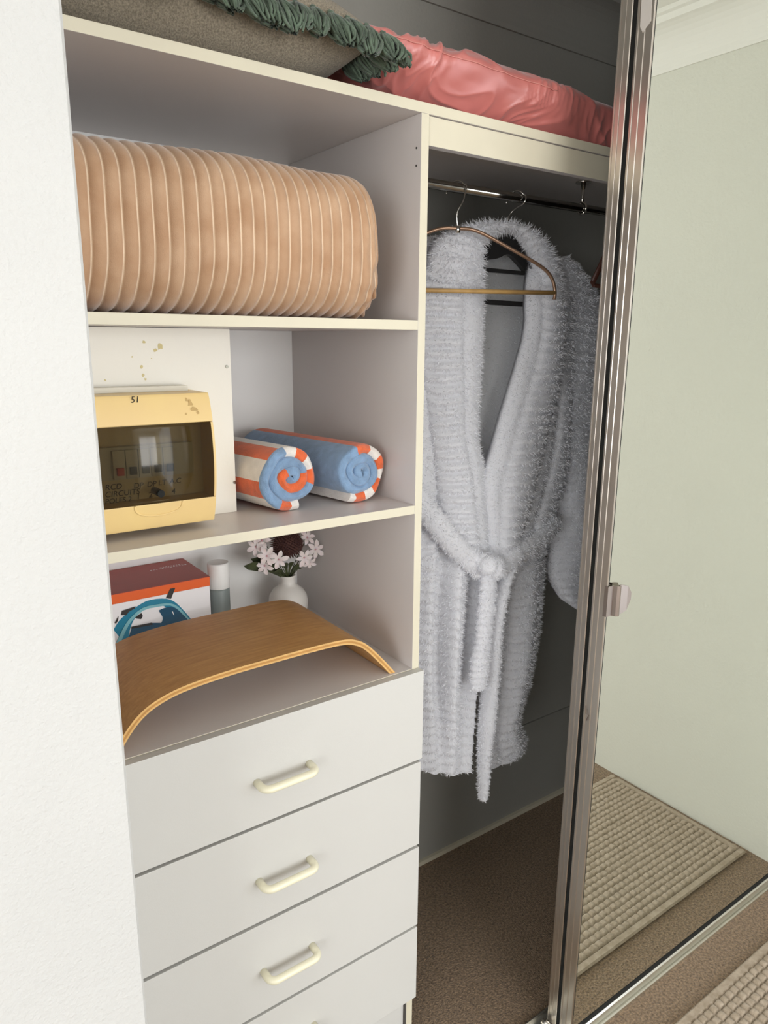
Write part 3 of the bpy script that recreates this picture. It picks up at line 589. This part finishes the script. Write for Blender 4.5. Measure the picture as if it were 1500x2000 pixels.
# ------------------------------------------------------------------ rolled towels
def towel(name, label, c, ang, rx, rz, t, turns, hand, start, bands, length, cap=(9, 9)):
    # spiral from the outside in; bands: list of (length, material index)
    n = int(turns*46); th = np.linspace(0, turns*2*math.pi, n); R = np.maximum(.0015, 1-th/(2*math.pi)*t/((rx+rz)/2)); q = start+hand*th
    wob = 1+.035*np.sin(th*2.3+1)*np.minimum(1, th/5); cx_ = (rx-t/2)*R*wob*np.cos(q); cz_ = (rz-t/2)*R*wob*np.sin(q)
    cz_[:int(.03*n)] = np.maximum(cz_[:int(.03*n)], -rz+t/2)
    C2 = np.stack([cx_, cz_], 1); tg = np.gradient(C2, axis=0); tg /= np.linalg.norm(tg, axis=1)[:, None]; nm = np.stack([-tg[:, 1], tg[:, 0]], 1)
    s = np.concatenate([[0], np.cumsum(np.linalg.norm(np.diff(C2, axis=0), axis=1))]); bi = np.zeros(n, int); acc = 0
    ends = np.cumsum([b_[0] for b_ in bands]); 
    for i in range(n): bi[i] = bands[min(int(np.searchsorted(ends, s[i])), len(bands)-1)][1]
    bc_ = bi.copy(); bc_[(s > cap[0]) & (s < cap[1])] = 2
    ks = [0, .0015, .004, .008, .013]; ys_ = ks+list(np.linspace(.03, length-.03, 8))+[length-k for k in reversed(ks)]
    sc = [.12, .62, .88, .97, 1]+[1]*8+[1, .97, .88, .62, .12]; SEG = 8
    m = MB(); ca, sa = math.cos(ang), math.sin(ang); A = np.zeros((len(ys_), n, SEG, 3))
    for a, (yy, scl) in enumerate(zip(ys_, sc)):
        for k in range(SEG):
            w = 2*math.pi*k/SEG; cw_, sw_ = math.copysign(abs(math.cos(w))**.8, math.cos(w)), math.sin(w)
            off = nm*(t*.5*scl*cw_)
            P2 = C2+off
            jit = .003*np.sin(s*90)*(1 if a < 5 else 0)
            X = P2[:, 0]; Zz = P2[:, 1]; Y = np.full(n, yy)+jit*(scl > .5)+(.004*(R-.5))
            A[a, :, k] = np.stack([c[0]+X*ca-Y*sa, c[1]+X*sa+Y*ca, c[2]+rz+Zz], 1)
    # outer skin = two sides of the sheet along the axis
    for side, k in ((0, 0), (1, SEG//2)):
        G = A[:, :, k]
        na, nn = G.shape[:2]; base = len(m.v); m.v += [tuple(p) for p in G.reshape(-1, 3).tolist()]
        for a in range(na-1):
            for i in range(nn-1): m.f.append((base+a*nn+i, base+a*nn+i+1, base+(a+1)*nn+i+1, base+(a+1)*nn+i)); m.mi.append(int((bc_ if a < 3 else bi)[i])); m.sm.append(True)
    for a in (0, len(ys_)-1):
        G0, G1 = A[a, :, 0], A[a, :, SEG//2]; base = len(m.v); m.v += [tuple(p) for p in G0.tolist()]+[tuple(p) for p in G1.tolist()]
        for i in range(n-1): m.f.append((base+i, base+i+1, base+n+i+1, base+n+i)); m.mi.append(int(bc_[i])); m.sm.append(False)
    G0, G1 = A[:, 0, 0], A[:, 0, SEG//2]; base = len(m.v); na = len(ys_); m.v += [tuple(p) for p in G0.tolist()]+[tuple(p) for p in G1.tolist()]
    for a in range(na-1): m.f.append((base+a, base+a+1, base+na+a+1, base+na+a)); m.mi.append(int(bi[0])); m.sm.append(False)
    o = m.build(name, ['towel_orange', 'towel_white', 'towel_blue'], None, fix=False); return tag(o, label, 'towel', 'rolled striped beach towels')
O_, W_, B_ = 0, 1, 2
towel('rolled_towel', 'rolled towel with orange and white stripes outside, next to the cover board', (-.208, .078, ZL), .16, .068, .061, .0195, 3.25, -1, -math.pi*.42,
      [(.008, W_), (.026, O_), (.03, W_), (.027, O_), (.03, W_), (.027, O_), (.032, W_), (.026, O_), (.022, W_), (.026, O_), (.19, B_), (.085, O_), (.3, B_)], .31, (.034, .155))
towel('rolled_towel', 'rolled towel showing blue with one orange stripe on top, next to the divider', (-.0705, .068, ZL), .15, .066, .059, .0195, 3.0, 1, -math.pi*.66,
      [(.010, W_), (.022, O_), (.026, W_), (.024, O_), (.022, W_), (.022, O_), (.022, W_), (.034, O_), (.46, B_), (.2, O_)], .33)

# ------------------------------------------------------------------ bamboo riser
out = catmull([(-.566, 0), (-.541, .037), (-.517, .062), (-.488, .078), (-.444, .089), (-.368, .095), (-.280, .0965), (-.196, .0965), (-.149, .094), (-.124, .087), (-.099, .071), (-.066, .036), (-.036, .0)], 90)
tg = np.gradient(out, axis=0); tg /= np.linalg.norm(tg, axis=1)[:, None]; nm = np.stack([tg[:, 1], -tg[:, 0]], 1)
riser = thing('monitor_riser', 'curved bamboo plywood riser standing in the lowest cubby', 'riser', (-.3, .13, ZB))
ry0_, ry1_ = .006, .252
for name, o0, o1, m_ in (('top_layer', 0, .0032, 'bamboo'), ('core_layer', .0033, .0066, 'ply_dark'), ('under_layer', .0067, .0098, 'bamboo')):
    A_ = out+nm*o0; B2 = out+nm*o1; ring = np.concatenate([A_, B2[::-1]]); m = MB()
    ring[:, 1] = np.maximum(ring[:, 1], 0)+ZB+.0002; nn = len(ring); nh = len(out)
    vs = [(x, ry0_, z) for x, z in ring]+[(x, ry1_, z) for x, z in ring]
    m.add(vs, [(i, (i+1) % nn, nn+(i+1) % nn, nn+i) for i in range(nn)], 0, True)
    fr = [(i, i+1, nn-2-i, nn-1-i) for i in range(nh-1)]; m.add([(x, ry0_, z) for x, z in ring], fr, 1); m.add([(x, ry1_, z) for x, z in ring], fr, 1)
    m.build(name, [m_, 'ply_dark' if name == 'core_layer' else 'ply_light'], riser, fix=False)

# ------------------------------------------------------------------ appliance carton
bx0, bx1, by0, by1, bz1_ = XL+T+.004, -.279, .302, .448, ZB+.156
cart = thing('appliance_carton', 'white carton with red-brown lid and printed picture of a teal iron', 'carton', ((bx0+bx1)/2, (by0+by1)/2, ZB))
MB().box((bx0, by0, ZB+.0005), (bx1, by1, bz1_-.0195)).build('carton_body', 'box_white', cart, bevel=.001)
MB().box((bx0-.0006, by0-.0006, bz1_-.0194), (bx1+.0006, by1+.0006, bz1_-.0008)).build('orange_band', 'box_orange', cart, bevel=.0008)
MB().box((bx0-.0008, by0-.0008, bz1_-.0008), (bx1+.0008, by1+.0008, bz1_)).build('lid', 'box_maroon', cart)
m = MB()
for k in range(13): m.box((bx1-.085+k*.006, by1-.046+.0006*(k % 3), bz1_), (bx1-.085+k*.006+.0036, by1-.0435, bz1_+.0002))
for k in range(9): m.box((bx1-.062+k*.0055, by1-.038, bz1_), (bx1-.062+k*.0055+.003, by1-.0362, bz1_+.0002))
m.build('fine_print', 'box_white', cart)
def cp(x, y, dy): p = at(210+x/6, 1070+y/6, by0-.0003-dy); return (p[0], p[2])
def decal(pts, m_, dy, name='printed_iron'):
    Q = [cp(x, y, dy) for x, y in pts]; m = MB(); m.prism([(x, max(z, ZB+.004)) for x, z in Q], 'y', by0-.0001-dy, by0-.0004-dy); return m.build(name, m_, cart)
def ribbon(outer, inner, m_, dy):
    m = MB(); n = len(outer)
    for i in range(n-1): m.prism([cp(*outer[i], dy), cp(*outer[i+1], dy), cp(*inner[i+1], dy), cp(*inner[i], dy)], 'y', by0-.0001-dy, by0-.0004-dy)
    return m.build('printed_iron', m_, cart)
oc = catmull([(70, 960), (140, 850), (240, 760), (340, 690), (460, 622), (600, 596), (720, 602), (810, 650), (880, 720), (950, 800), (1010, 880), (1060, 1000)], 26)
ic = catmull([(230, 1160), (262, 960), (300, 860), (350, 790), (430, 720), (540, 690), (650, 680), (700, 720), (690, 790), (660, 870), (640, 960), (640, 1150)], 26)
ribbon(oc, ic, 'print_teal', 0)
ribbon(catmull([(600, 735), (680, 700), (780, 700), (860, 760), (940, 840), (1010, 930)], 12), catmull([(640, 800), (650, 830), (630, 880), (600, 920), (560, 960), (540, 1000)], 12), 'print_navy', .0004)
decal([(280, 950), (520, 880), (640, 880), (1000, 860), (1040, 1000), (1040, 1200), (200, 1200)], 'print_navy', .0008)
ribbon(catmull([(100, 1120), (190, 930), (280, 810), (420, 700), (600, 660), (740, 650), (840, 700), (920, 790), (980, 860)], 20), catmull([(150, 1120), (230, 940), (300, 840), (430, 730), (600, 690), (730, 675), (820, 720), (900, 800), (960, 860)], 20), 'print_pale', .0012)
decal([(685, 590), (735, 480), (795, 468), (745, 598)], 'print_black', .0012); decal([(280, 950), (280, 925), (520, 876), (535, 900)], 'print_black', .0016)
decal([(320, 820), (400, 765), (415, 800), (395, 835), (340, 830)], 'print_black', .0016)
decal([(160, 790), (170, 740), (330, 685), (320, 710), (250, 750), (220, 790)], 'print_black', .0016); decal([(85, 880), (130, 800), (125, 850), (100, 890)], 'print_black', .0016)
decal([(755, 745), (768, 748), (782, 790), (772, 785)], 'cap_white', .0016)

# ------------------------------------------------------------------ bottle, vase, bouquet
bc = (-.236, .36, ZB)
bt = thing('frosted_bottle', 'grey frosted bottle with a white cap between the carton and vase', 'bottle', bc)
MB().lathe([(0, .001), (.020, .001), (.0215, .004), (.0215, .104), (.0205, .108), (0, .108)], bc, 40).build('body', 'frosted', bt)
MB().lathe([(0, .1085), (.0216, .1085), (.0225, .110), (.0225, .160), (.0215, .163), (.020, .1635), (.0185, .162), (0, .162)], bc, 40).build('cap', 'cap_white', bt)
vc = (-.077, .355, ZB)
va = MB().lathe([(0, .001), (.022, .001), (.034, .010), (.0425, .030), (.0440, .045), (.0415, .060), (.034, .073), (.022, .083), (.0165, .087), (.0158, .092), (.0158, .100), (.0175, .104), (.0178, .107), (.015, .1075), (.0135, .103), (.0135, .085), (0, .08)], vc, 48).build('bud_vase', 'ceramic')
tag(va, 'small round white ceramic vase in the back corner of the lowest cubby', 'vase')
bq = thing('flower_bouquet', 'artificial bouquet of pale six-petalled flowers round a dark brown bloom, in vase', 'flowers', (vc[0], vc[1], ZB+.1))
base = Vector((vc[0], vc[1], ZB+.095))
m = MB(); core = Vector(at(560, 1062, .335)); K = 0
ga = math.pi*(3-math.sqrt(5))
for i in range(430):
    z = 1-2*(i+.5)/430; r = math.sqrt(1-z*z); a = i*ga; d = Vector((r*math.cos(a), r*math.sin(a), z)); c_ = core+Vector((d.x*.031, d.y*.031, d.z*.027)); tip = c_+d*random.uniform(.004, .009)
    s1 = d.orthogonal().normalized()*.0016; s2 = d.cross(s1)
    m.add([c_+s1, c_+s2, c_-s1, c_-s2, tip], [(0, 1, 4), (1, 2, 4), (2, 3, 4), (3, 0, 4)])
m.add([core+Vector((.03*math.cos(a)*math.cos(b), .03*math.sin(a)*math.cos(b), .026*math.sin(b))) for b in np.linspace(-1.5, 1.5, 9) for a in np.linspace(0, 2*math.pi, 17)[:-1]], [(i*16+k, i*16+(k+1) % 16, (i+1)*16+(k+1) % 16, (i+1)*16+k) for i in range(8) for k in range(16)])
m.build('brown_bloom', 'protea', bq, fix=False)
camv = Vector(CAM.tolist())
def flower(px, py, y, size, face, roll):
    c_ = Vector(at(px, py, y)); f = (Vector((-.45, -.85, .1))+Vector(face)).normalized(); u = f.orthogonal().normalized(); w = f.cross(u)
    m = MB()
    for k in range(6):
        a = roll+k*math.pi/3; d = u*math.cos(a)+w*math.sin(a); s = f.cross(d); sz = size*random.uniform(.88, 1.1); G = []
        for i, (t, wd) in enumerate(((0.06, .10), (.3, .17), (.55, .24), (.8, .19), (1.0, .03))):
            mid = c_+d*sz*t+f*(.30*sz*math.sin(t*2.4)-.14*sz*t)
            G.append([mid-s*sz*wd, mid-f*sz*.05, mid+s*sz*wd])
        m.grid(np.array(G))
    fl = m.build('flower', 'petal', bq, fix=False)
    m = MB(); m.tube([c_-f*.002, c_+f*.0025], [.003, .0015], 8); m.build('flower_heart', 'petal_heart', fl)
    m = MB(); p = catmull([c_-f*.001, c_-f*.012+(base-c_)*.15, base+(c_-base)*.3+Vector((0, 0, .004)), base], 12); m.tube(p, .0011, 5); m.build('stem', 'leaf', bq)
for a in ((521, 1086, .325, .0225, (0, 0, .1), .2), (544, 1093, .315, .021, (0, -.1, .0), .5), (517, 1105, .33, .0205, (-.2, 0, -.2), .1), (500, 1068, .345, .020, (-.3, 0, .1), .8), (594, 1089, .32, .021, (.3, 0, -.1), .3), (616, 1073, .33, .0225, (.35, 0, 0), .6), (600, 1050, .335, .020, (.3, 0, .5), .2), (604, 1098, .325, .017, (.2, 0, -.4), .9), (512, 1056, .34, .019, (-.3, .1, .4), .3)): flower(*a)
for px, py, y in ((476, 1106, .33), (490, 1092, .345), (555, 1100, .32), (572, 1098, .325), (588, 1104, .34), (535, 1118, .335), (590, 1110, .36)):
    e_ = Vector(at(px, py, y)); d = (e_-base); L_ = d.length; d.normalize(); s = d.cross(Vector((.3, 1, .2))).normalized(); m = MB(); G = []
    for t, wd in ((.1, .02), (.4, .05), (.65, .10), (.85, .08), (1, .0)): 
        mid = base+d*L_*t+Vector((0, 0, .012*math.sin(t*3.1))); G.append([mid-s*L_*wd, mid+Vector((0, .001, 0)), mid+s*L_*wd])
    m.grid(np.array(G)); m.build('leaf', 'leaf', bq)
